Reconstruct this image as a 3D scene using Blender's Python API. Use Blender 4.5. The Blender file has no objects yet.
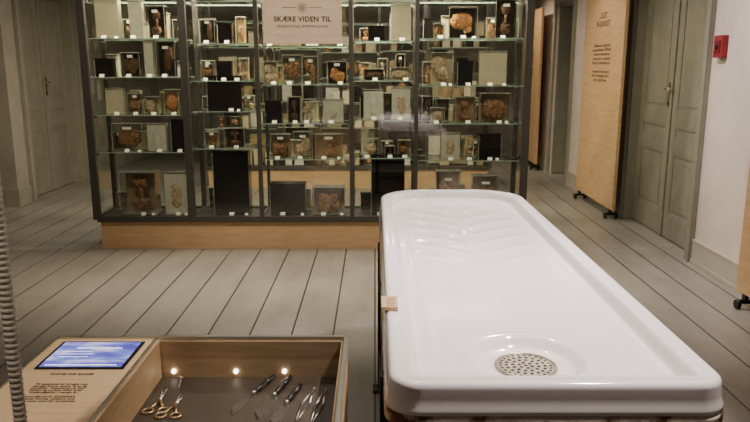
import bpy, bmesh, math, random
from mathutils import Vector, Matrix, noise
random.seed(4)
S = bpy.context.scene
COL = S.collection

# ------------------------------------------------------------------ materials
def mat(name, col, rough=0.5, metal=0.0, spec=0.5, coat=0.0, emit=None, estr=0.0):
    m = bpy.data.materials.new(name); m.use_nodes = True
    b = m.node_tree.nodes['Principled BSDF']
    b.inputs['Base Color'].default_value = (*col, 1)
    b.inputs['Roughness'].default_value = rough
    b.inputs['Metallic'].default_value = metal
    b.inputs['Specular IOR Level'].default_value = spec
    b.inputs['Coat Weight'].default_value = coat
    if emit:
        b.inputs['Emission Color'].default_value = (*emit, 1)
        b.inputs['Emission Strength'].default_value = estr
    return m

def noisy(name, c1, c2, scale=(4, 4, 4), nscale=3.0, detail=4, rough=0.5, bump=0.0, spec=0.5, lo=.35, hi=.65, coat=0.0, bumpdist=.01):
    m = mat(name, c1, rough, spec=spec, coat=coat)
    nt = m.node_tree; N = nt.nodes; L = nt.links
    tc = N.new('ShaderNodeTexCoord'); mp = N.new('ShaderNodeMapping')
    mp.inputs['Scale'].default_value = scale
    L.new(tc.outputs['Object'], mp.inputs['Vector'])
    nz = N.new('ShaderNodeTexNoise'); nz.inputs['Scale'].default_value = nscale; nz.inputs['Detail'].default_value = detail
    L.new(mp.outputs[0], nz.inputs['Vector'])
    cr = N.new('ShaderNodeValToRGB')
    cr.color_ramp.elements[0].position = lo; cr.color_ramp.elements[0].color = (*c1, 1)
    cr.color_ramp.elements[1].position = hi; cr.color_ramp.elements[1].color = (*c2, 1)
    L.new(nz.outputs['Fac'], cr.inputs['Fac'])
    L.new(cr.outputs['Color'], N['Principled BSDF'].inputs['Base Color'])
    if bump > 0:
        bp = N.new('ShaderNodeBump'); bp.inputs['Strength'].default_value = bump; bp.inputs['Distance'].default_value = bumpdist
        L.new(nz.outputs['Fac'], bp.inputs['Height']); L.new(bp.outputs[0], N['Principled BSDF'].inputs['Normal'])
    return m

def thin_glass(name, tint=(1, 1, 1), f0=0.05, rough=0.02):
    m = bpy.data.materials.new(name); m.use_nodes = True
    nt = m.node_tree; N = nt.nodes; L = nt.links; N.clear()
    o = N.new('ShaderNodeOutputMaterial'); mx = N.new('ShaderNodeMixShader')
    tr = N.new('ShaderNodeBsdfTransparent'); tr.inputs['Color'].default_value = (*tint, 1)
    gl = N.new('ShaderNodeBsdfGlossy'); gl.inputs['Roughness'].default_value = rough
    lw = N.new('ShaderNodeLayerWeight'); lw.inputs['Blend'].default_value = .5
    pw = N.new('ShaderNodeMath'); pw.operation = 'POWER'; pw.inputs[1].default_value = 4.0
    ad = N.new('ShaderNodeMath'); ad.operation = 'MULTIPLY_ADD'; ad.inputs[1].default_value = .75; ad.inputs[2].default_value = f0; ad.use_clamp = True
    L.new(lw.outputs['Facing'], pw.inputs[0]); L.new(pw.outputs[0], ad.inputs[0]); L.new(ad.outputs[0], mx.inputs['Fac'])
    L.new(tr.outputs[0], mx.inputs[1]); L.new(gl.outputs[0], mx.inputs[2]); L.new(mx.outputs[0], o.inputs['Surface'])
    return m

def floor_mat():
    m = mat('painted_planks', (.3, .28, .26), .34, spec=.5)
    nt = m.node_tree; N = nt.nodes; L = nt.links; B = N['Principled BSDF']
    tc = N.new('ShaderNodeTexCoord'); mp = N.new('ShaderNodeMapping')
    mp.inputs['Rotation'].default_value = (0, 0, math.radians(90)); mp.inputs['Location'].default_value = (2.2, 0, 0)
    L.new(tc.outputs['Object'], mp.inputs['Vector'])
    br = N.new('ShaderNodeTexBrick'); br.inputs['Scale'].default_value = 1
    br.inputs['Brick Width'].default_value = 8.5; br.inputs['Row Height'].default_value = .245
    br.inputs['Mortar Size'].default_value = .006; br.inputs['Mortar Smooth'].default_value = .3
    br.inputs['Color1'].default_value = (.290, .275, .252, 1); br.inputs['Color2'].default_value = (.250, .237, .217, 1)
    br.inputs['Mortar'].default_value = (.025, .022, .018, 1); br.offset = .43
    L.new(mp.outputs[0], br.inputs['Vector'])
    mp2 = N.new('ShaderNodeMapping'); mp2.inputs['Scale'].default_value = (3, .9, 1); L.new(tc.outputs['Object'], mp2.inputs['Vector'])
    nz = N.new('ShaderNodeTexNoise'); nz.inputs['Scale'].default_value = 2.0; nz.inputs['Detail'].default_value = 8; nz.inputs['Roughness'].default_value = .68
    L.new(mp2.outputs[0], nz.inputs['Vector'])
    cr = N.new('ShaderNodeValToRGB'); cr.color_ramp.elements[0].color = (.78, .765, .74, 1); cr.color_ramp.elements[0].position = .3
    cr.color_ramp.elements[1].color = (1.06, 1.06, 1.06, 1); cr.color_ramp.elements[1].position = .65
    L.new(nz.outputs['Fac'], cr.inputs['Fac'])
    mx = N.new('ShaderNodeMix'); mx.data_type = 'RGBA'; mx.blend_type = 'MULTIPLY'; mx.inputs['Factor'].default_value = 1
    L.new(br.outputs['Color'], mx.inputs['A']); L.new(cr.outputs['Color'], mx.inputs['B'])
    L.new(mx.outputs['Result'], B.inputs['Base Color'])
    bp = N.new('ShaderNodeBump'); bp.invert = True; bp.inputs['Strength'].default_value = .5; bp.inputs['Distance'].default_value = .004
    L.new(br.outputs['Fac'], bp.inputs['Height'])
    bp2 = N.new('ShaderNodeBump'); bp2.inputs['Strength'].default_value = .3; bp2.inputs['Distance'].default_value = .005
    L.new(nz.outputs['Fac'], bp2.inputs['Height']); L.new(bp.outputs[0], bp2.inputs['Normal'])
    L.new(bp2.outputs[0], B.inputs['Normal'])
    return m

M = {}
M['floor'] = floor_mat()
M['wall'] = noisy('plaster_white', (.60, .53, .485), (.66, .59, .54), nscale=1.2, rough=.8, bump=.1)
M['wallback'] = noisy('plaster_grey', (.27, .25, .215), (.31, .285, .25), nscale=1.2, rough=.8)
M['ceil'] = mat('ceiling_paint', (.5, .48, .45), .9)
M['door'] = noisy('door_paint_greygreen', (.21, .205, .165), (.24, .235, .19), nscale=2, rough=.5)
M['trim'] = noisy('trim_paint', (.24, .235, .19), (.27, .265, .215), nscale=2, rough=.5)
M['base'] = mat('baseboard_paint', (.42, .39, .34), .5)
M['ply'] = noisy('plywood_birch', (.50, .32, .16), (.58, .39, .21), scale=(1.2, 1.2, 9), nscale=4, detail=6, rough=.5)
M['plyflat'] = noisy('plywood_birch_flat', (.60, .42, .24), (.68, .49, .29), scale=(2, 14, 2), nscale=4, detail=6, rough=.45)
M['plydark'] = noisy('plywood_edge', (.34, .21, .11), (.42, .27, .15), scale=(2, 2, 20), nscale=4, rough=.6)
M['steel'] = mat('dark_steel_frame', (.075, .07, .062), .4, .4)
M['glass'] = thin_glass('pane_glass', (.95, .98, .96), .13, .01)
M['lid'] = thin_glass('lid_glass', (.95, .97, .96), .05, .01)
M['jar'] = thin_glass('jar_glass', (.94, .95, .91), .13, .04)
M['shelf'] = thin_glass('shelf_glass', (.88, .95, .91), .09, .03)
M['shelfedge'] = mat('shelf_glass_edge', (.30, .41, .34), .15, spec=.8)
M['jaredge'] = mat('jar_glass_edge', (.34, .35, .28), .15, spec=.8)
M['black'] = mat('black_acrylic', (.008, .007, .007), .14)
M['card'] = mat('label_card', (.80, .76, .68), .7)
M['cream'] = noisy('cream_paper', (.64, .56, .41), (.72, .64, .48), nscale=5, rough=.7)
M['pale'] = noisy('pale_fluid', (.60, .58, .49), (.74, .71, .61), nscale=5, rough=.4)
M['brown'] = noisy('tissue_brown', (.12, .045, .016), (.50, .26, .11), nscale=14, rough=.35, bump=.5)
M['dbrown'] = noisy('tissue_dark', (.04, .016, .009), (.20, .09, .04), nscale=14, rough=.35, bump=.5)
M['amber'] = noisy('tissue_amber', (.40, .13, .025), (.74, .36, .13), nscale=14, rough=.35, bump=.5)
M['bone'] = noisy('tissue_bone', (.40, .26, .14), (.78, .62, .43), nscale=12, rough=.5, bump=.4)
M['fluid'] = noisy('fluid_backing', (.46, .39, .23), (.58, .50, .32), nscale=3, rough=.4)
M['fluidbr'] = noisy('fluid_backing_brown', (.24, .16, .075), (.42, .30, .15), nscale=3, rough=.4)
M['porc'] = mat('porcelain_white', (.88, .84, .835), .11, spec=.6, coat=.4)
M['rust'] = noisy('chipped_rusty_edge', (.66, .57, .46), (.14, .06, .026), scale=(2, 2, 4), nscale=6, rough=.7, lo=.52, hi=.60, bump=.5)
M['iron'] = mat('black_iron', (.012, .012, .012), .45, .3)
M['steelb'] = mat('brushed_steel', (.60, .58, .53), .28, 1.0)
M['grate'] = noisy('drain_metal', (.36, .31, .23), (.50, .45, .36), nscale=10, rough=.35)
M['grate'].node_tree.nodes['Principled BSDF'].inputs['Metallic'].default_value = .7
M['hole'] = mat('drain_hole', (.01, .01, .01), .9)
M['brass'] = mat('brass_instrument', (.70, .50, .25), .28, 1.0)
M['handle'] = mat('ebony_handle', (.012, .010, .009), .35)
M['text'] = mat('printed_text', (.07, .045, .03), .7)
M['sign'] = noisy('sign_birch', (.66, .50, .36), (.72, .56, .42), scale=(2, 2, 12), nscale=3, rough=.6)
M['red'] = mat('red_plastic', (.26, .012, .022), .4)
M['dred'] = mat('red_plastic_dark', (.14, .01, .015), .3)
M['hose'] = mat('hose_plastic', (.50, .45, .36), .45)
M['case_in'] = noisy('case_floor', (.056, .038, .025), (.074, .052, .034), nscale=3, rough=.55)
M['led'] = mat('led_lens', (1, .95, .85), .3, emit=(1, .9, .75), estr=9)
M['tube'] = mat('light_strip', (1, .95, .85), .3, emit=(1, .88, .68), estr=6)
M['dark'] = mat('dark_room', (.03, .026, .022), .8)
M['whitetext'] = mat('screen_text', (.9, .9, 1), .5, emit=(.85, .85, 1), estr=1.6)
def screen_mat():
    m = mat('tablet_display', (.02, .02, .04), .1)
    nt = m.node_tree; N = nt.nodes; L = nt.links; B = N['Principled BSDF']
    tc = N.new('ShaderNodeTexCoord'); nz = N.new('ShaderNodeTexNoise'); nz.inputs['Scale'].default_value = 9
    mp = N.new('ShaderNodeMapping'); mp.inputs['Scale'].default_value = (1, 2.5, 1)
    L.new(tc.outputs['Object'], mp.inputs[0]); L.new(mp.outputs[0], nz.inputs['Vector'])
    cr = N.new('ShaderNodeValToRGB'); e = cr.color_ramp.elements
    e[0].position = .35; e[0].color = (.10, .08, .50, 1); e[1].position = .62; e[1].color = (.72, .60, 1.0, 1)
    x = e.new(.5); x.color = (.20, .24, .80, 1)
    L.new(nz.outputs['Fac'], cr.inputs[0]); L.new(cr.outputs[0], B.inputs['Emission Color']); B.inputs['Emission Strength'].default_value = 1.2
    return m
M['screen'] = screen_mat()

# ------------------------------------------------------------------ builders
class MB:
    def __init__(s): s.bm = bmesh.new(); s.mats = []
    def mi(s, k):
        if k not in s.mats: s.mats.append(k)
        return s.mats.index(k)
    def box(s, x0, x1, y0, y1, z0, z1, k, skip=()):
        P = [(x0,y0,z0),(x1,y0,z0),(x1,y1,z0),(x0,y1,z0),(x0,y0,z1),(x1,y0,z1),(x1,y1,z1),(x0,y1,z1)]
        v = [s.bm.verts.new(p) for p in P]
        F = {'bot':(0,3,2,1),'top':(4,5,6,7),'front':(0,1,5,4),'right':(1,2,6,5),'back':(2,3,7,6),'left':(3,0,4,7)}
        for n, f in F.items():
            if n in skip: continue
            fc = s.bm.faces.new([v[i] for i in f]); fc.material_index = s.mi(k)
    def quad(s, pts, k):
        f = s.bm.faces.new([s.bm.verts.new(p) for p in pts]); f.material_index = s.mi(k)
    def tube(s, p0, p1, r0, r1, k, n=12, cap=True, smooth=True):
        p0, p1 = Vector(p0), Vector(p1); d = (p1-p0).normalized()
        a = d.orthogonal().normalized(); b = d.cross(a)
        R = []
        for p, r in ((p0, r0), (p1, r1)):
            R.append([s.bm.verts.new(p + (a*math.cos(t)+b*math.sin(t))*r) for t in [2*math.pi*i/n for i in range(n)]])
        for i in range(n):
            f = s.bm.faces.new([R[0][i], R[0][(i+1)%n], R[1][(i+1)%n], R[1][i]]); f.material_index = s.mi(k); f.smooth = smooth
        if cap:
            for ring in (R[0][::-1], R[1]):
                f = s.bm.faces.new(ring); f.material_index = s.mi(k)
    def torus(s, c, R, r, k, n=24, m=8, rotz=0, sx=1.0):
        g = []
        for i in range(n):
            t = 2*math.pi*i/n; row = []
            for j in range(m):
                q = 2*math.pi*j/m
                x = (R+r*math.cos(q))*math.cos(t)*sx; y = (R+r*math.cos(q))*math.sin(t); z = r*math.sin(q)
                xx = x*math.cos(rotz)-y*math.sin(rotz); yy = x*math.sin(rotz)+y*math.cos(rotz)
                row.append(s.bm.verts.new((c[0]+xx, c[1]+yy, c[2]+z)))
            g.append(row)
        for i in range(n):
            for j in range(m):
                f = s.bm.faces.new([g[i][j], g[(i+1)%n][j], g[(i+1)%n][(j+1)%m], g[i][(j+1)%m]]); f.material_index = s.mi(k); f.smooth = True
    def blob(s, c, sx, sy, sz, k, amp=.5, f=2.6, sub=3):
        r = bmesh.ops.create_icosphere(s.bm, subdivisions=sub, radius=1)
        o = Vector((random.random()*50, random.random()*50, random.random()*50)); i = s.mi(k)
        fs = set()
        for v in r['verts']:
            n = v.co.normalized(); d = 1 + amp*noise.noise(n*f+o) + amp*.5*noise.noise(n*f*2.7+o)
            p = 3.0; sq = (abs(n.x)**p+abs(n.y)**p+abs(n.z)**p)**(-1/p)
            d = min(d*sq, 1.25)
            v.co = Vector((c[0]+n.x*d*sx, c[1]+n.y*d*sy, c[2]+n.z*d*sz)); fs.update(v.link_faces)
        for q in fs: q.material_index = i; q.smooth = True
    def obj(s, name, parent=None, bevel=0, seg=2):
        me = bpy.data.meshes.new(name); s.bm.to_mesh(me); s.bm.free()
        for k in s.mats: me.materials.append(M[k])
        o = bpy.data.objects.new(name, me); COL.objects.link(o)
        if parent: o.parent = parent
        if bevel:
            b = o.modifiers.new('bevel', 'BEVEL'); b.width = bevel; b.segments = seg; b.limit_method = 'ANGLE'
        return o

def empty(name):
    e = bpy.data.objects.new(name, None); COL.objects.link(e); e.empty_display_size = .1; return e
def simple(name, x0, x1, y0, y1, z0, z1, k, parent=None, bevel=0):
    m = MB(); m.box(x0, x1, y0, y1, z0, z1, k); return m.obj(name, parent, bevel)
def text(name, body, size, loc, rot, k, parent, align='CENTER', off=0.0, sx=1.0, ls=1.0):
    cu = bpy.data.curves.new(name, 'FONT'); cu.body = body; cu.size = size; cu.align_x = align; cu.align_y = 'CENTER'
    cu.offset = off; cu.space_character = ls; cu.extrude = .0004
    cu.materials.append(M[k]); o = bpy.data.objects.new(name, cu); COL.objects.link(o)
    o.location = loc; o.rotation_euler = rot; o.scale = (sx, 1, 1); o.parent = parent; return o

# ------------------------------------------------------------------ room
H = 3.0
XR, XL, YB, YF, XO = 2.55, -3.96, 13.0, -1.6, -6.2
simple('floor', XO-.2, XR+2.2, YF-.2, YB+.2, -.12, 0, 'floor')
simple('ceiling', XO-.2, XR+2.2, YF-.2, YB+.2, H, H+.12, 'ceil')
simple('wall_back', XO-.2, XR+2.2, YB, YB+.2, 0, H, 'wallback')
simple('wall_front', XO-.2, XR+2.2, YF-.2, YF, 0, H, 'wall')
DH = 2.35
m = MB()
for a, b in ((YF, 5.52), (7.06, 9.25), (10.15, YB)): m.box(XR, XR+.25, a, b, 0, H, 'wall')
for a, b in ((5.52, 7.06), (9.25, 10.15)): m.box(XR, XR+.25, a, b, DH, H, 'wall')
m.obj('wall_right')
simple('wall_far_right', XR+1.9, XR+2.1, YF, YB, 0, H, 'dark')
m = MB()
for a, b in ((YF, 5.42), (7.16, 9.15), (10.25, YB)):
    m.box(XR-.018, XR, a, b, 0, .17, 'base'); m.box(XR-.026, XR-.018, a, b, 0, .03, 'base'); m.box(XR-.022, XR, a, b, .17, .19, 'base')
m.obj('baseboard_right', bevel=.003)
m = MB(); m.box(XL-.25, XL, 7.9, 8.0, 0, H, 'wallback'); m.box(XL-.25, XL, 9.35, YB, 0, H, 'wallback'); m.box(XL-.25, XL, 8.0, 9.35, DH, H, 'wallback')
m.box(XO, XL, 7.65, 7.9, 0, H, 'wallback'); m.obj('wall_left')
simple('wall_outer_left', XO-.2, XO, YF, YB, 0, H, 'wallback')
m = MB(); m.box(XO, XL+.02, 7.63, 7.65, 0, .2, 'trim'); m.box(XL, XL+.02, 7.65, 7.92, 0, .2, 'trim'); m.box(XL, XL+.02, 9.45, YB, 0, .2, 'trim')
m.obj('baseboard_left', bevel=.003)
simple('baseboard_back', XO, XR, YB-.02, YB, 0, .18, 'trim')

def door_x(name, X, ya, yb, side, leaves=2, recess=.09, k='door'):
    e = empty(name); w = .10
    m = MB(); t = .03
    xs = sorted((X, X+side*t))
    m.box(xs[0], xs[1], ya-w, ya, 0, DH+w, 'trim'); m.box(xs[0], xs[1], yb, yb+w, 0, DH+w, 'trim'); m.box(xs[0], xs[1], ya, yb, DH, DH+w, 'trim')
    xs = sorted((X+side*t, X+side*(t+.015)))
    m.box(xs[0], xs[1], ya-w, ya-w+.03, 0, DH+w, 'trim'); m.box(xs[0], xs[1], yb+w-.03, yb+w, 0, DH+w, 'trim')
    xs = sorted((X, X-side*.2))
    m.box(xs[0], xs[1], ya, ya+.02, 0, DH, 'trim'); m.box(xs[0], xs[1], yb-.02, yb, 0, DH, 'trim'); m.box(xs[0], xs[1], ya, yb, DH-.02, DH, 'trim')
    m.obj('frame', e, .004)
    m = MB(); face = X-side*recess
    lw = (yb-ya-.04)/leaves
    for i in range(leaves):
        a = ya+.02+i*lw+.003; b = a+lw-.006
        def bx(d0, d1, y0, y1, z0, z1, kk=k):
            q = sorted((face+side*d0, face+side*d1)); m.box(q[0], q[1], y0, y1, z0, z1, kk)
        bx(-.04, -.012, a, b, .01, DH-.02)
        st = .095
        bx(-.012, .0, a, a+st, .01, DH-.02); bx(-.012, .0, b-st, b, .01, DH-.02)
        rails = [(.01, .22), (.78, .90), (1.02, 1.14), (DH-.14, DH-.02)]
        for r0, r1 in rails: bx(-.012, .0, a+st, b-st, r0, r1)
        for (r0, r1), (q0, q1) in zip(rails[:-1], rails[1:]):
            z0, z1 = r1, q0; g = .022
            bx(-.012, -.003, a+st, a+st+g, z0, z1); bx(-.012, -.003, b-st-g, b-st, z0, z1)
            bx(-.012, -.003, a+st+g, b-st-g, z0, z0+g); bx(-.012, -.003, a+st+g, b-st-g, z1-g, z1)
            if z1-z0 > .2: bx(-.012, -.006, a+st+.055, b-st-.055, z0+.055, z1-.055)
    if leaves == 2:
        c = (ya+yb)/2; q = sorted((face, face+side*.015)); m.box(q[0], q[1], c-.022, c+.022, .01, DH-.02, k)
    m.obj('leaves', e, .003)
    m = MB(); c = (ya+yb)/2+(.05 if leaves == 2 else lw/2-.06)
    q = sorted((face, face+side*.012)); m.box(q[0], q[1], c-.02, c+.02, 1.18, 1.40, 'steelb')
    m.tube((face, c, 1.34), (face+side*.06, c, 1.34), .009, .009, 'steelb'); m.tube((face+side*.055, c, 1.34), (face+side*.055, c-.11, 1.335), .009, .007, 'steelb')
    m.tube((face, c, 1.21), (face+side*.016, c, 1.21), .011, .011, 'black')
    m.obj('lock_plate', e)
    return e
door_x('door_1', XR, 5.52, 7.06, -1)
door_x('door_2', XL, 8.02, 9.35, 1)
m = MB()
m.box(XR-.03, XR, 9.15, 9.25, 0, DH+.1, 'trim'); m.box(XR-.03, XR, 10.15, 10.25, 0, DH+.1, 'trim'); m.box(XR-.03, XR, 9.25, 10.15, DH, DH+.1, 'trim')
m.box(XR+.02, XR+.2, 10.10, 10.14, .01, DH, 'door')
m.obj('trim_1', bevel=.004)

m = MB(); m.box(XR-.045, XR, 5.19, 5.32, 1.60, 1.76, 'red'); m.box(XR-.050, XR-.045, 5.215, 5.295, 1.635, 1.725, 'dred'); m.tube((XR-.056, 5.255, 1.68), (XR-.05, 5.255, 1.68), .018, .018, 'black')
m.obj('fire_alarm_call_point', bevel=.004)

def board(name, X, y0, y1, z1, lines=True):
    e = empty(name); m = MB(); m.box(X, X+.035, y0, y1, .10, z1, 'ply'); m.obj('panel', e, .003)
    m = MB()
    for y in (y0+.10, y1-.10):
        m.box(X+.005, X+.03, y-.02, y+.02, .05, .12, 'iron')
        for dx in (-.03, .08): m.tube((X+dx-.012, y, .03), (X+dx+.012, y, .03), .03, .03, 'iron', 16)
        m.box(X-.03, X+.08, y-.012, y+.012, .035, .06, 'iron')
    m.obj('wheeled_feet', e)
    if lines:
        cy = (y0+y1)/2; R = (math.pi/2, 0, -math.pi/2)
        text('heading', 'LIGET\nPÅ BORDET', .085, (X-.001, cy, z1-.34), R, 'text', e, off=.001)
        body = 'Obduktion var en vigtig del af\nlægernes uddannelse i 1800-tallet.\nHer lærte de studerende om\nkroppens indre, om organernes\nform og om sygdommenes spor.\n\nPræparaterne blev gemt og vist\nfrem ved forelæsninger, så flere\nkunne se og lære af dem.'
        text('paragraph', body, .045, (X-.001, cy, z1-.78), R, 'text', e)
    return e
board('information_board', 2.40, 6.95, 8.25, 2.35)
board('information_board', 2.38, 10.35, 11.6, 2.35)
board('information_board', 2.38, 3.2, 4.42, 1.42, True)

# ------------------------------------------------------------------ display cabinet
cab = empty('glass_display_cabinet')
CX = [-2.36, -1.553, -.96, -.195, .34, 1.248]; CY0, CY1 = 5.80, 6.28; CZ0, CZ1 = .26, 2.5
cabparts = []
m = MB(); m.box(CX[0]+.02, CX[-1]-.02, CY0+.03, CY1-.03, 0, .24, 'ply'); cabparts.append(m.obj('plinth', cab))
m = MB()
for i, x in enumerate(CX):
    w = .030 if i in (0, 1, 5) else .017
    m.box(x-w, x+w, CY0, CY0+.04, CZ0, CZ1, 'steel'); m.box(x-w*.7, x+w*.7, CY1-.04, CY1, CZ0, CZ1, 'steel')
    m.box(x-.012, x+.012, CY0+.04, CY1-.04, CZ0, CZ0+.03, 'steel'); m.box(x-.012, x+.012, CY0+.04, CY1-.04, CZ1-.04, CZ1, 'steel')
for y0, y1 in ((CY0+.002, CY0+.038), (CY1-.038, CY1-.002)):
    m.box(CX[0], CX[-1], y0, y1, CZ0-.02, CZ0+.03, 'steel'); m.box(CX[0], CX[-1], y0, y1, CZ1-.05, CZ1-.002, 'steel')
m.box(CX[0], CX[-1], CY0-.004, CY0+.006, CZ1-.16, CZ1+.01, 'steel')  # unseen fascia added to keep the strip lights from reflecting in the case lid
m.box(CX[0], CX[-1], CY0+.04, CY1-.04, CZ0-.01, CZ0+.012, 'steel')
m.box(CX[0], CX[-1], CY0+.04, CY1-.04, CZ1-.01, CZ1-.002, 'steel')
cabparts.append(m.obj('steel_frame', cab, .002))
m = MB()
m.quad([(CX[0],CY0+.02,CZ0),(CX[-1],CY0+.02,CZ0),(CX[-1],CY0+.02,CZ1),(CX[0],CY0+.02,CZ1)], 'glass')
m.quad([(CX[0],CY1-.02,CZ0),(CX[0],CY1-.02,CZ1),(CX[-1],CY1-.02,CZ1),(CX[-1],CY1-.02,CZ0)], 'glass')
for x in (CX[0], CX[-1]): m.quad([(x,CY0+.04,CZ0),(x,CY1-.04,CZ0),(x,CY1-.04,CZ1),(x,CY0+.04,CZ1)], 'glass')
m.obj('glass_panes', cab)
SH = [[.275,.83,1.14,1.45,1.76,2.07],[.275,.86,1.17,1.42,1.72,2.05],[.275,.77,1.07,1.39,1.70,2.05],[.275,.78,1.10,1.42,1.74,2.05],[.275,.76,1.07,1.38,1.76,2.07]]
m = MB()
for b in range(5):
    x0, x1 = CX[b]+.02, CX[b+1]-.02
    for z in SH[b][1:]:
        m.quad([(x0,CY0+.06,z),(x1,CY0+.06,z),(x1,CY1-.06,z),(x0,CY1-.06,z)], 'shelf')
        m.box(x0, x1, CY0+.055, CY0+.06, z-.007, z+.001, 'shelfedge'); m.box(x0, x1, CY1-.06, CY1-.055, z-.007, z+.001, 'shelfedge')
        for x in (x0, x1): 
            m.box(x-.012, x+.012, CY0+.07, CY0+.10, z-.025, z-.010, 'steelb'); m.box(x-.012, x+.012, CY1-.10, CY1-.07, z-.025, z-.010, 'steelb')
cabparts.append(m.obj('glass_shelves', cab))
m = MB()
for b in range(5): m.box(CX[b]+.08, CX[b+1]-.08, 5.9, 5.93, CZ1-.03, CZ1-.012, 'tube')
m.obj('light_strips', cab)

# specimens --------------------------------------------------------
jars = cab
jarobjs = []
U = .0084     # metres per image pixel column along the cabinet
def specimen(b, row, u0, u1, h, kind, back=0.0):
    z = SH[b][row]+(.0125 if row == 0 else .0015); x0, x1 = (u0-375)*U, (u1-375)*U
    x0 = max(x0, CX[b]+.04); x1 = min(x1, CX[b+1]-.04)
    w = x1-x0; d = min(.14, max(.07, w*.45)); y0 = CY0+.09+back; y1 = y0+d; cx = (x0+x1)/2; cy = (y0+y1)/2
    m = MB()
    if kind == 'K':
        m.box(x0, x1, y0, y1, z, z+h-.012, 'black'); m.box(x0-.004, x1+.004, y0-.004, y1+.004, z+h-.011, z+h, 'black')
        m.box(x0-.001, x0+.003, y0-.002, y0+.002, z, z+h-.012, 'jaredge')
    elif kind in ('W', 'C'):
        kk = 'pale' if kind == 'W' else 'cream'
        m.box(x0+.006, x1-.006, y0+.012, y1-.006, z+.008, z+h-.014, kk)
        m.box(x0, x1, y0, y1, z, z+h-.006, 'jar', skip=('back', 'bot', 'top')); m.box(x0, x1, y0, y1, z+h-.006, z+h, 'jaredge')
        m.box(x0, x1, y0, y1, z, z+.006, kk)
        if kind == 'W' and w > .15: m.blob((cx, y0+.018, z+h*.45), w*.25, .010, h*.28, random.choice(('pale', 'bone', 'pale')))
    else:
        sp = {'B': 'brown', 'D': 'dbrown', 'A': 'amber', 'N': 'bone', 'O': 'amber'}[kind]
        bk = {'B': 'fluidbr', 'D': 'black', 'A': 'fluid', 'N': 'fluid', 'O': 'black'}[kind]
        if kind in 'DO' or random.random() < .6: m.box(x0+.003, x1-.003, y1-.006, y1-.002, z+.006, z+h-.01, bk)
        m.box(x0, x1, y0, y1, z, z+h-.008, 'jar', skip=('back', 'bot', 'top'))
        m.box(x0-.002, x1+.002, y0-.002, y1+.002, z+h-.006, z+h, 'jaredge', skip=('bot',)); m.box(x0, x1, y0, y1, z, z+.006, 'jaredge', skip=('bot',))
        for q in (x0, x1): m.box(q-.0018, q+.0018, y0-.001, y0+.002, z, z+h-.008, 'jaredge')
        style = random.random()
        if kind == 'O' and h > .2:
            # brain cut in half: folded cerebrum with cerebellum below
            m.blob((cx-w*.03, cy, z+h*.55), w*.36, d*.3, h*.24, 'amber', .30, 6.5, 4)
            m.blob((cx+w*.20, cy, z+h*.30), w*.13, d*.25, h*.10, 'amber', .3, 8, 3)
            m.tube((cx+w*.06, cy, z+h*.38), (cx+w*.10, cy, z+h*.14), w*.05, w*.035, 'bone')
        elif style < .30 and w > .1:
            m.blob((cx, cy, z+h*.48), w*.36, d*.3, h*.28, sp, .35, 4.5, 4)
            m.blob((cx+w*.1, cy, z+h*.26), w*.16, d*.22, h*.14, sp, .4, 3)
        elif style < .5:
            m.blob((cx, cy, z+h*.72), w*.2, d*.24, h*.12, sp, .5); m.blob((cx, cy, z+h*.24), w*.24, d*.26, h*.13, sp, .5)
            m.tube((cx, cy, z+h*.2), (cx+w*.03, cy, z+h*.75), w*.09, w*.07, sp)
        else:
            for _ in range(4 if w > .12 else 3):
                fx, fz = random.uniform(-.2, .2), random.uniform(-.22, .2)
                m.blob((cx+w*fx, cy+random.uniform(-.1, .1)*d, z+h*(.46+fz)), w*random.uniform(.14, .27), d*.26, h*random.uniform(.13, .26), random.choice((sp, sp, sp, 'bone' if kind in 'AN' else sp)), .6, 2.8)
        if random.random() < .4: m.box(cx-w*.15, cx+w*.15, y0-.0015, y0-.0005, z+h*.78, z+h*.78+.022, 'card')
    if back < .05:
        q = x0+w*random.uniform(.25, .75); yy = CY0+.068
        m.quad([(q-.020, yy, z), (q+.020, yy, z), (q+.020, yy+.012, z+.024), (q-.020, yy+.012, z+.024)], 'card')
        if w > .18: m.quad([(x1-.04, yy, z), (x1-.012, yy, z), (x1-.012, yy+.010, z+.018), (x1-.04, yy+.010, z+.018)], 'card')
    jarobjs.append(m.obj('specimen_jar', jars))
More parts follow.
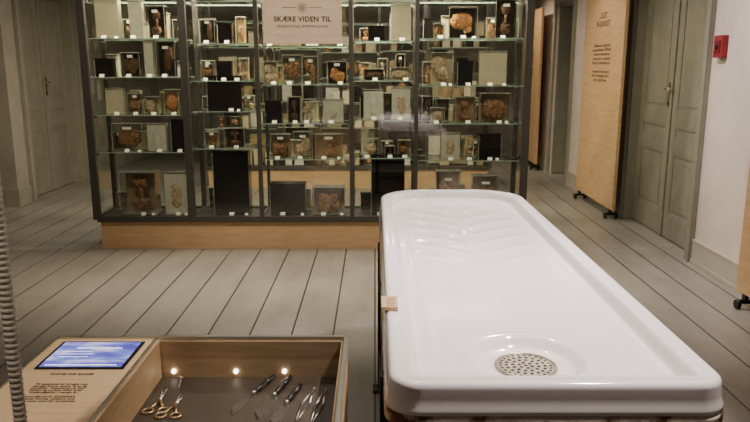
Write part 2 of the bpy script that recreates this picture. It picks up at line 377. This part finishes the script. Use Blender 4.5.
data = [
 (0,4,103,127,.33,'C'),(0,4,136,150,.30,'W'),(0,4,153,171,.26,'D'),
 (0,3,100,118,.15,'K'),(0,3,126,144,.20,'D'),(0,3,148,158,.30,'W'),(0,3,161,179,.29,'D'),
 (0,2,107,126,.22,'C'),(0,2,130,144,.18,'B'),(0,2,146,161,.15,'N'),(0,2,166,180,.21,'A'),
 (0,1,112,142,.24,'B'),(0,1,146,166,.24,'W'),(0,1,171,184,.27,'K'),
 (0,0,116,152,.37,'B'),(0,0,160,194,.37,'W'),
 (1,4,205,219,.2,'D'),(1,4,222,236,.16,'K'),
 (1,3,204,216,.14,'B'),(1,3,219,234,.16,'K'),(1,3,237,246,.18,'N'),
 (1,2,209,243,.29,'K'),(1,1,205,218,.14,'B'),(1,1,224,244,.17,'D'),(1,0,211,247,.55,'K'),
 (2,4,266,282,.15,'N'),(2,4,330,350,.10,'B'),
 (2,3,266,279,.19,'N'),(2,3,284,303,.24,'B'),(2,3,304,319,.23,'B'),(2,3,328,350,.19,'O'),
 (2,2,263,282,.19,'K'),(2,2,288,301,.22,'D'),(2,2,302,316,.20,'N'),(2,2,323,344,.20,'W'),
 (2,1,270,290,.21,'B'),(2,1,293,312,.23,'N'),(2,1,315,342,.21,'B'),
 (2,0,268,304,.27,'K'),(2,0,311,344,.24,'B'),
 (3,4,368,384,.12,'K'),(3,4,390,413,.30,'C'),(3,3,364,384,.10,'D'),(3,3,390,412,.11,'N'),
 (3,2,363,384,.25,'W'),(3,2,391,413,.27,'W'),(3,1,363,378,.16,'N'),(3,1,385,395,.1,'D'),(3,1,398,413,.15,'B'),(3,0,371,405,.52,'K'),
 (4,4,432,443,.12,'B'),(4,4,447,474,.25,'O'),(4,4,492,512,.32,'D'),
 (4,3,430,452,.27,'N'),(4,3,456,471,.20,'K'),(4,3,477,505,.28,'C'),
 (4,2,430,444,.13,'N'),(4,2,455,475,.22,'B'),(4,2,479,509,.25,'B'),
 (4,1,441,461,.23,'W'),(4,1,465,474,.12,'A'),(4,1,479,501,.22,'K'),
 (4,0,437,462,.38,'B'),(4,0,474,501,.34,'B'),
]
for t in data: specimen(*t)
kinds = 'BDANKNCWDB'
for b in range(5):
    for row in range(0, 5):
        u = CX[b]/U+375+8
        while u < CX[b+1]/U+375-16:
            w = random.uniform(9, 16)
            if random.random() < .75: specimen(b, row, u, u+w, random.uniform(.11, .23), random.choice(kinds), .21)
            u += w+random.uniform(2, 9)

cab2 = empty('glass_display_cabinet')
for o in cabparts+jarobjs:
    c = bpy.data.objects.new(o.name, o.data); COL.objects.link(c); c.parent = cab2
    for md in o.modifiers:
        b_ = c.modifiers.new('bevel', 'BEVEL'); b_.width = md.width; b_.segments = md.segments; b_.limit_method = 'ANGLE'
cab2.location = (-.9, 15.1, 0); cab2.rotation_euler = (0, 0, math.pi)

# hanging sign
sg = empty('exhibition_sign')
sx0, sx1 = (264-375)*.00805, (342-375)*.00805
m = MB(); m.box(sx0, sx1, CY0-.02, CY0-.006, 1.715, 2.22, 'sign'); m.obj('board', sg, .002)
cx = (sx0+sx1)/2; R = (math.pi/2, 0, 0)
text('title', 'SKÆRE VIDEN TIL', .054, (cx, CY0-.0215, 1.905), R, 'text', sg, off=.0018, ls=1.08)
text('subtitle', 'DISSECTING KNOWLEDGE', .030, (cx, CY0-.0215, 1.850), R, 'text', sg, off=.0003, ls=1.15)
m = MB()
for i in range(28):
    for r0, r1 in ((.024, .027), (.035, .038)):
        a, b = 2*math.pi*i/28, 2*math.pi*(i+1)/28
        m.quad([(cx+r0*math.cos(a), CY0-.021, 1.995+r0*math.sin(a)), (cx+r1*math.cos(a), CY0-.021, 1.995+r1*math.sin(a)), (cx+r1*math.cos(b), CY0-.021, 1.995+r1*math.sin(b)), (cx+r0*math.cos(b), CY0-.021, 1.995+r0*math.sin(b))], 'text')
for i in range(8):
    a = math.pi*i/4; c, n = math.cos(a), math.sin(a)
    m.quad([(cx+c*.006-n*.003, CY0-.021, 1.995+n*.006+c*.003), (cx+c*.006+n*.003, CY0-.021, 1.995+n*.006-c*.003), (cx+c*.02+n*.003, CY0-.021, 1.995+n*.02-c*.003), (cx+c*.02-n*.003, CY0-.021, 1.995+n*.02+c*.003)], 'text')
m.box(cx-.16, cx-.05, CY0-.0213, CY0-.0205, 1.993, 1.997, 'text'); m.box(cx+.05, cx+.16, CY0-.0213, CY0-.0205, 1.993, 1.997, 'text')
m.obj('emblem', sg)

# ------------------------------------------------------------------ porcelain autopsy table
tb = empty('porcelain_autopsy_table')
TX0, TX1, TY0, TY1, TZ = .031, .805, 1.455, 3.97, .85
tcx = (TX0+TX1)/2; hw = (TX1-TX0)/2
RN, RF, RFY = .07, .27, .25
def halfw(y):
    if y < TY0+RN: t = (TY0+RN-y)/RN; return hw-RN+RN*math.sqrt(max(0, 1-t*t))
    if y > TY1-RFY: t = (y-(TY1-RFY))/RFY; return hw-RF+RF*math.sqrt(max(0, 1-t*t))
    return hw
def dist(x, y):
    ax = abs(x-tcx)
    if y < TY0+RN and ax > hw-RN: return RN-math.hypot(ax-(hw-RN), y-(TY0+RN))
    if y > TY1-RFY and ax > hw-RF:
        qx, qy = (ax-(hw-RF))/RF, (y-(TY1-RFY))/RFY; return (1-math.hypot(qx, qy))*(RF+RFY)/2
    return min(hw-ax, y-TY0, TY1-y)
def sm(t): t = max(0, min(1, t)); return t*t*(3-2*t)
DX, DY = .40, 1.735
def height(x, y):
    d = dist(x, y); z = TZ
    e = .016
    if d < e: z -= e*(1-math.sqrt(max(0, 1-((e-d)/e)**2)))
    z -= .003*sm((d-.016)/.03)
    z -= .040*sm((d-.050)/.026)
    ins = sm((d-.08)/.05)
    z -= .004*sm((d-.110)/.025)
    z -= ins*.010*max(0, min(1, (TY1-.3-y)/1.8))
    ax = abs(x-tcx)
    f = sm((y-2.55)/.15)*sm((TY1-.22-y)/.1)*sm((d-.12)/.04)*sm((ax-.012)/.03)
    if f > 0:
        ph = (y - ax*1.0 + ax*ax*1.1)/.16
        z += f*.0020*math.pow(.5+.5*math.cos(2*math.pi*ph), 3)
    g = sm((y-1.95)/.1)*sm((TY1-.4-y)/.2); z += g*.0014*math.exp(-((x-tcx)/.010)**2)
    r = math.hypot(x-DX, y-DY)
    z += .002*math.exp(-((r-.163)/.010)**2)
    z -= .028*sm((.157-r)/.040)
    return z
bm = bmesh.new(); NX, NY = 170, 440
ys = [j/NY for j in range(NY+1)]
def warp(t, p=.75):
    s = 2*t-1; return .5+.5*math.copysign(1-(1-abs(s))**(1/p), s) if p != 1 else t
grid = []
for j in range(NY+1):
    y = TY0+(TY1-TY0)*warp(ys[j], .72); h_ = halfw(y); row = []
    for i in range(NX+1):
        x = tcx+(2*warp(i/NX, .8)-1)*h_
        row.append(bm.verts.new((x, y, height(x, y))))
    grid.append(row)
for j in range(NY):
    for i in range(NX):
        f = bm.faces.new([grid[j][i], grid[j][i+1], grid[j+1][i+1], grid[j+1][i]]); f.smooth = True
loop = grid[0][:] + [grid[j][NX] for j in range(1, NY+1)] + grid[NY][NX-1::-1] + [grid[j][0] for j in range(NY-1, 0, -1)]
n = len(loop)
LC = [(v.co.x, v.co.y) for v in loop]
def outn(v):
    x, y = v.co.x, v.co.y; ax = abs(x-tcx); sgn = 1 if x > tcx else -1
    if y <= TY0+RN and ax > hw-RN-1e-5: q = Vector((sgn*(ax-(hw-RN)), y-(TY0+RN), 0))
    elif y >= TY1-RFY and ax > hw-RF-1e-5: q = Vector((sgn*(ax-(hw-RF)), y-(TY1-RFY), 0))
    elif y < TY0+.01: q = Vector((0, -1, 0))
    elif y > TY1-.01: q = Vector((0, 1, 0))
    else: q = Vector((sgn, 0, 0))
    return q.normalized() if q.length > 1e-6 else Vector((sgn, 0, 0))
ON = [outn(v) for v in loop]
prev = loop
for off, dz in ((.002, -.036), (.004, -.056), (.008, -.064), (.008, -.074), (.001, -.078), (-.03, -.078)):
    cur = [bm.verts.new((v[0]+o.x*off, v[1]+o.y*off, TZ+dz)) for v, o in zip(LC, ON)]
    for i in range(n):
        f = bm.faces.new([prev[i], cur[i], cur[(i+1) % n], prev[(i+1) % n]]); f.smooth = True
    prev = cur
bmesh.ops.recalc_face_normals(bm, faces=bm.faces)
me = bpy.data.meshes.new('basin'); bm.to_mesh(me); bm.free(); me.materials.append(M['porc'])
o = bpy.data.objects.new('basin', me); COL.objects.link(o); o.parent = tb
bm = bmesh.new()
zs = [(-.03, .773), (.007, .773), (.010, .764), (.009, .742), (.002, .735), (-.04, .735)]
rings = [[bm.verts.new((v[0]+o.x*a, v[1]+o.y*a, z)) for v, o in zip(LC, ON)] for a, z in zs]
for r0, r1 in zip(rings[:-1], rings[1:]):
    for i in range(n):
        f = bm.faces.new([r0[i], r1[i], r1[(i+1) % n], r0[(i+1) % n]]); f.smooth = True
bm.faces.new(rings[-1])
bmesh.ops.recalc_face_normals(bm, faces=bm.faces)
me = bpy.data.meshes.new('chipped_edge'); bm.to_mesh(me); bm.free(); me.materials.append(M['rust'])
o = bpy.data.objects.new('chipped_edge', me); COL.objects.link(o); o.parent = tb
m = MB(); gz = height(DX, DY)
m.tube((DX, DY, gz-.015), (DX, DY, gz+.004), .078, .078, 'grate', 48); m.torus((DX, DY, gz+.003), .078, .005, 'grate', 48)
for r, c in ((0, 1), (.017, 6), (.034, 12), (.051, 18), (.066, 26)):
    for i in range(c):
        a = 2*math.pi*i/c+r*40; m.tube((DX+r*math.cos(a), DY+r*math.sin(a), gz+.0035), (DX+r*math.cos(a), DY+r*math.sin(a), gz+.0046), .0048 if r < .06 else .004, .0048 if r < .06 else .004, 'hole', 10)  # black discs laid on the grate paint in the shade of open holes
m.obj('drain_grate', tb)
m = MB()
for x in (TX0-.012, TX1-.035):
    for y in (1.75, 3.16): m.box(x-.006, x+.026, y-.016, y+.016, 0, .738, 'iron'); m.box(x-.03, x+.05, y-.04, y+.04, 0, .012, 'iron')
    m.box(x, x+.02, 1.75, 3.16, .69, .738, 'iron'); m.box(x, x+.02, 1.75, 3.16, .18, .21, 'iron')
for y in (1.75, 3.16): m.box(TX0, TX1-.02, y-.01, y+.01, .69, .738, 'iron'); m.box(TX0, TX1-.02, y-.01, y+.01, .18, .21, 'iron')
m.tube((DX, DY, .40), (DX, DY, .736), .03, .03, 'iron', 20)
m.obj('iron_underframe', tb, .002)
m = MB(); ty = 1.93
m.box(TX0-.006, TX0+.036, ty, ty+.10, TZ+.001, TZ+.012, 'ply'); m.box(TX0-.012, TX0-.006, ty, ty+.10, TZ-.03, TZ+.012, 'ply')
for i in range(5): m.box(TX0+.002, TX0+.028, ty+.014+i*.016, ty+.018+i*.016, TZ+.012, TZ+.0125, 'text')
m.obj('wooden_number_tag', tb, .001)

# ------------------------------------------------------------------ vitrine with instruments
vt = empty('instrument_display_case')
VX0, VXD, VX1, VY0, VY1, VZ = -.943, -.654, -.083, 1.34, 1.965, .75; FZ = .635
m = MB()
m.box(VX0, VXD, VY0, VY1, .08, VZ, 'plyflat')
m.box(VXD, VX1, VY0, VY1, .08, FZ-.004, 'plydark')
m.obj('plywood_body', vt)
m = MB(); t = .016
m.box(VXD, VXD+t, VY0, VY1, FZ, VZ, 'ply'); m.box(VX1-t, VX1, VY0, VY1, FZ, VZ-.002, 'ply')
m.box(VXD+t, VX1-t, VY1-t, VY1, FZ, VZ-.002, 'plydark'); m.box(VXD+t, VX1-t, VY0, VY0+t, FZ, VZ-.002, 'ply')
m.obj('case_walls', vt)
m = MB(); m.box(VXD+.001, VX1-.001, VY0+.001, VY1-.001, FZ-.004, FZ, 'case_in'); m.obj('case_floor', vt)
m = MB()
e_ = .008
m.box(VXD, VX1+.004, VY1-e_, VY1+.004, VZ-.002, VZ+.010, 'steelb'); m.box(VX1-e_, VX1+.004, VY0, VY1, VZ-.002, VZ+.010, 'steelb')
m.box(VXD, VXD+e_, VY0, VY1, VZ-.002, VZ+.006, 'steelb'); m.box(VXD, VX1, VY0, VY0+e_, VZ-.002, VZ+.008, 'steelb')
m.box(VX0-.004, VXD, VY1-.003, VY1+.004, VZ-.01, VZ+.005, 'steelb'); m.box(VX0-.004, VX0+.001, VY0, VY1, VZ-.01, VZ+.005, 'steelb')
m.quad([(VXD, VY0, VZ+.004), (VX1, VY0, VZ+.004), (VX1, VY1, VZ+.004), (VXD, VY1, VZ+.004)], 'lid')
m.obj('glass_lid', vt)
m = MB(); m.box(VX0+.05, VX1-.05, VY0+.05, VY1-.05, 0, .08, 'iron'); m.obj('plinth_base', vt)
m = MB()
for x in (-.60, -.415, -.27): m.tube((x, VY1-t, FZ+.02), (x, VY1-t-.006, FZ+.02), .007, .007, 'led', 14)  # glowing dots added to imitate ceiling spots reflected in the lid
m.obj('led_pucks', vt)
m = MB(); m.box(-.915, -.675, 1.750, 1.937, VZ, VZ+.004, 'black'); m.obj('tablet_bezel', vt, .001)
m = MB(); m.box(-.906, -.684, 1.759, 1.929, VZ+.004, VZ+.0046, 'screen'); m.obj('tablet_screen', vt)
text('screen_caption', 'OBDUKTIONSSALEN', .014, (-.79, 1.885, VZ+.0048), (0, 0, 0), 'whitetext', vt)
m = MB(); m.box(-.895, -.70, 1.768, 1.772, VZ+.0046, VZ+.005, 'whitetext')
for i in range(3): m.box(-.88, -.80+.01*(i % 2), 1.86-i*.018, 1.862-i*.018, VZ+.0046, VZ+.005, 'whitetext')
m.obj('screen_bar', vt)
text('panel_text', 'KNIVE OG SAKSE', .015, (-.80, 1.72, VZ+.001), (0, 0, 0), 'text', vt)
text('panel_text_body', 'Til obduktioner brugte man\nsærlige knive, sakse, save og\npincetter. Redskaberne blev\nslebet og pudset efter hver\nundersøgelse i mange år.\n\nKNIVES AND SCISSORS\nSpecial knives, scissors and\nsaws were used for autopsies.', .0115, (-.80, 1.615, VZ+.001), (0, 0, 0), 'text', vt, ls=1.05)

def knife(a, b, w=.02):
    a = Vector((*a, FZ+.0095)); b = Vector((*b, FZ+.0095)); d = (b-a); Lh = d.length; d.normalize(); s = Vector((-d.y, d.x, 0))
    m = MB(); mid = a+d*Lh*.48
    m.tube(a, a+d*Lh*.25, .007, .009, 'handle', 12); m.tube(a+d*Lh*.25, mid, .009, .007, 'handle', 12); m.tube(mid, mid+d*.012, .008, .007, 'steelb', 12)
    prof = [(0, -.4), (.15, -.5), (.75, -.45), (1, .35), (.8, .5), (0, .45)]
    L2 = Lh*.5; st = mid+d*.01
    up = [st+d*(p*L2)+s*(q*w) for p, q in prof]
    vs = [m.bm.verts.new((p.x, p.y, FZ+.006)) for p in up]; vb = [m.bm.verts.new((p.x, p.y, FZ+.001)) for p in up]
    k = m.mi('steelb'); f = m.bm.faces.new(vs); f.material_index = k
    for i in range(6): f = m.bm.faces.new([vb[i], vb[(i+1) % 6], vs[(i+1) % 6], vs[i]]); f.material_index = k
    m.obj('dissection_knife', vt)
knife((-.300, 1.935), (-.385, 1.72), .024); knife((-.250, 1.930), (-.315, 1.70), .028); knife((-.215, 1.875), (-.270, 1.665), .022)
def scissors(cx, cy, ang):
    m = MB(); c, n = math.cos(ang), math.sin(ang)
    def P(x, y, z=.006): return (cx+x*c-y*n, cy+x*n+y*c, FZ+z)
    for sgn in (-1, 1):
        q = P(sgn*.020, -.060); m.torus(q, .0135, .0032, 'brass', 20, 8, ang)
        m.tube(P(sgn*.017, -.048), P(0, .0, .006+.001*sgn), .003, .0036, 'brass', 8)
        m.tube(P(0, 0, .006+.001*sgn), P(-sgn*.006, .07, .005), .0042, .0012, 'steelb', 8)
    m.tube(P(0, 0, .003), P(0, 0, .010), .005, .005, 'brass', 12)
    m.obj('dissection_scissors', vt)
scissors(-.595, 1.79, .1); scissors(-.545, 1.765, -.05)
def tweezers(a, b):
    m = MB(); a = Vector((*a, FZ+.005)); b = Vector((*b, FZ+.005)); d = (b-a).normalized(); s = Vector((-d.y, d.x, 0))
    for g in (-1, 1):
        mid = a+(b-a)*.5+s*g*.010
        m.tube(a, mid, .003, .0045, 'steelb', 8); m.tube(mid, b+s*g*.002, .0045, .0015, 'steelb', 8)
    m.tube(a-d*.006, a+d*.004, .0045, .0045, 'steelb', 8); m.obj('tweezers', vt)
tweezers((-.175, 1.86), (-.205, 1.68)); tweezers((-.140, 1.855), (-.165, 1.67))
m = MB(); m.tube((-.575, 1.94, FZ+.004), (-.565, 1.87, FZ+.004), .004, .0015, 'steelb', 8); m.tube((-.575, 1.93, FZ+.004), (-.577, 1.945, FZ+.004), .005, .005, 'brass', 8); m.obj('metal_probe', vt)

# corrugated hose rising from the floor to the ceiling
m = MB(); hx, hy = -.712, 1.29; z = 0.0
nseg = 14; prev = None; k = m.mi('hose'); i = 0
while z <= H:
    r = .0130 if i % 4 in (1, 2) else .0118
    cur = [m.bm.verts.new((hx+r*math.cos(2*math.pi*q/nseg), hy+r*math.sin(2*math.pi*q/nseg), z)) for q in range(nseg)]
    if prev:
        for q in range(nseg):
            f = m.bm.faces.new([prev[q], prev[(q+1) % nseg], cur[(q+1) % nseg], cur[q]]); f.material_index = k
    prev = cur; z += .003; i += 1
m.tube((hx, hy, 0), (hx, hy, .012), .03, .03, 'hose', 20)
m.obj('corrugated_hose')

# ------------------------------------------------------------------ lights
def spot(name, loc, tgt, e, ang=70, blend=.6, col=(1, .88, .74), r=.05):
    l = bpy.data.lights.new(name, 'SPOT'); l.energy = e; l.color = col; l.spot_size = math.radians(ang); l.spot_blend = blend; l.shadow_soft_size = r
    o = bpy.data.objects.new(name, l); COL.objects.link(o); o.location = loc
    o.rotation_euler = (Vector(tgt)-Vector(loc)).to_track_quat('-Z', 'Y').to_euler(); return o
def area(name, loc, tgt, e, sx, sy, col=(1, .88, .74)):
    l = bpy.data.lights.new(name, 'AREA'); l.shape = 'RECTANGLE'; l.size = sx; l.size_y = sy; l.energy = e; l.color = col
    o = bpy.data.objects.new(name, l); COL.objects.link(o); o.location = loc
    o.rotation_euler = (Vector(tgt)-Vector(loc)).to_track_quat('-Z', 'Y').to_euler(); return o
PK = (1, .87, .81)
spot('spot_table_head', (1.2, 3.9, 2.93), (.5, 3.1, .85), 520, 56, .8, PK)
spot('spot_table_foot', (1.1, 1.6, 2.93), (.45, 2.1, .85), 330, 58, .8, PK)
spot('spot_table_mid', (.15, 2.9, 2.93), (.5, 2.1, .85), 90, 50, .9, PK, .03)
spot('spot_floor_mid', (-.9, 4.2, 2.93), (-.7, 4.9, 0), 170, 64, 1, (1, .87, .74))
spot('spot_floor_right', (1.9, 4.6, 2.93), (1.8, 5.0, 0), 115, 75, .9, (1, .87, .76))
spot('spot_wall_right', (1.2, 5.0, 2.93), (2.55, 4.7, 1.2), 150, 80, .9, PK)
spot('spot_board', (1.5, 7.4, 2.93), (2.4, 7.5, 1.4), 50, 70, .8, (1, .82, .62))
spot('spot_far', (1.4, 10.2, 2.93), (2.3, 10.7, 1.4), 130, 80, .8, (1, .78, .55))
spot('spot_case', (-.85, .7, 2.93), (-.80, 1.62, .75), 125, 32, 1)
for x in (-1.9, -.6, .7):
    spot('spot_cabinet', (x, 4.0, 2.93), (x, 5.9, 1.3), 120, 55, .9, (1, .87, .68))  # fill spots added in front to brighten the dark specimens
area('soft_room', (0, 3, 2.95), (0, 3, 0), 20, 4, 4, (1, .88, .78))  # unseen panel added under the ceiling for ambient fill
area('soft_back', (-.5, 7.4, 2.95), (-.5, 7.4, 0), 34, 4, 1.2, (1, .88, .72))
area('soft_left', (-4.4, 5.5, 2.95), (-4.4, 5.5, 0), 5, 1.5, 1.5, (1, .9, .78))
for b in range(5):
    xm = (CX[b]+CX[b+1])/2
    area('cabinet_light', (xm, 5.88, 2.44), (xm, 5.98, 0), 50, CX[b+1]-CX[b]-.1, .06, (1, .81, .56))
area('cabinet_light', (-.3, 9.2, 2.44), (-.3, 9.1, 0), 55, 3.3, .08, (1, .86, .66))

w = bpy.data.worlds.new('world'); S.world = w; w.use_nodes = True
w.node_tree.nodes['Background'].inputs[0].default_value = (.5, .45, .4, 1); w.node_tree.nodes['Background'].inputs[1].default_value = .1

# ------------------------------------------------------------------ camera
cd = bpy.data.cameras.new('camera'); cd.lens = 33.6; cd.sensor_width = 36; cd.clip_start = .05
c = bpy.data.objects.new('camera', cd); COL.objects.link(c); c.location = (0, 0, 1.55)
c.rotation_euler = (math.radians(90-11.8), 0, 0); S.camera = c
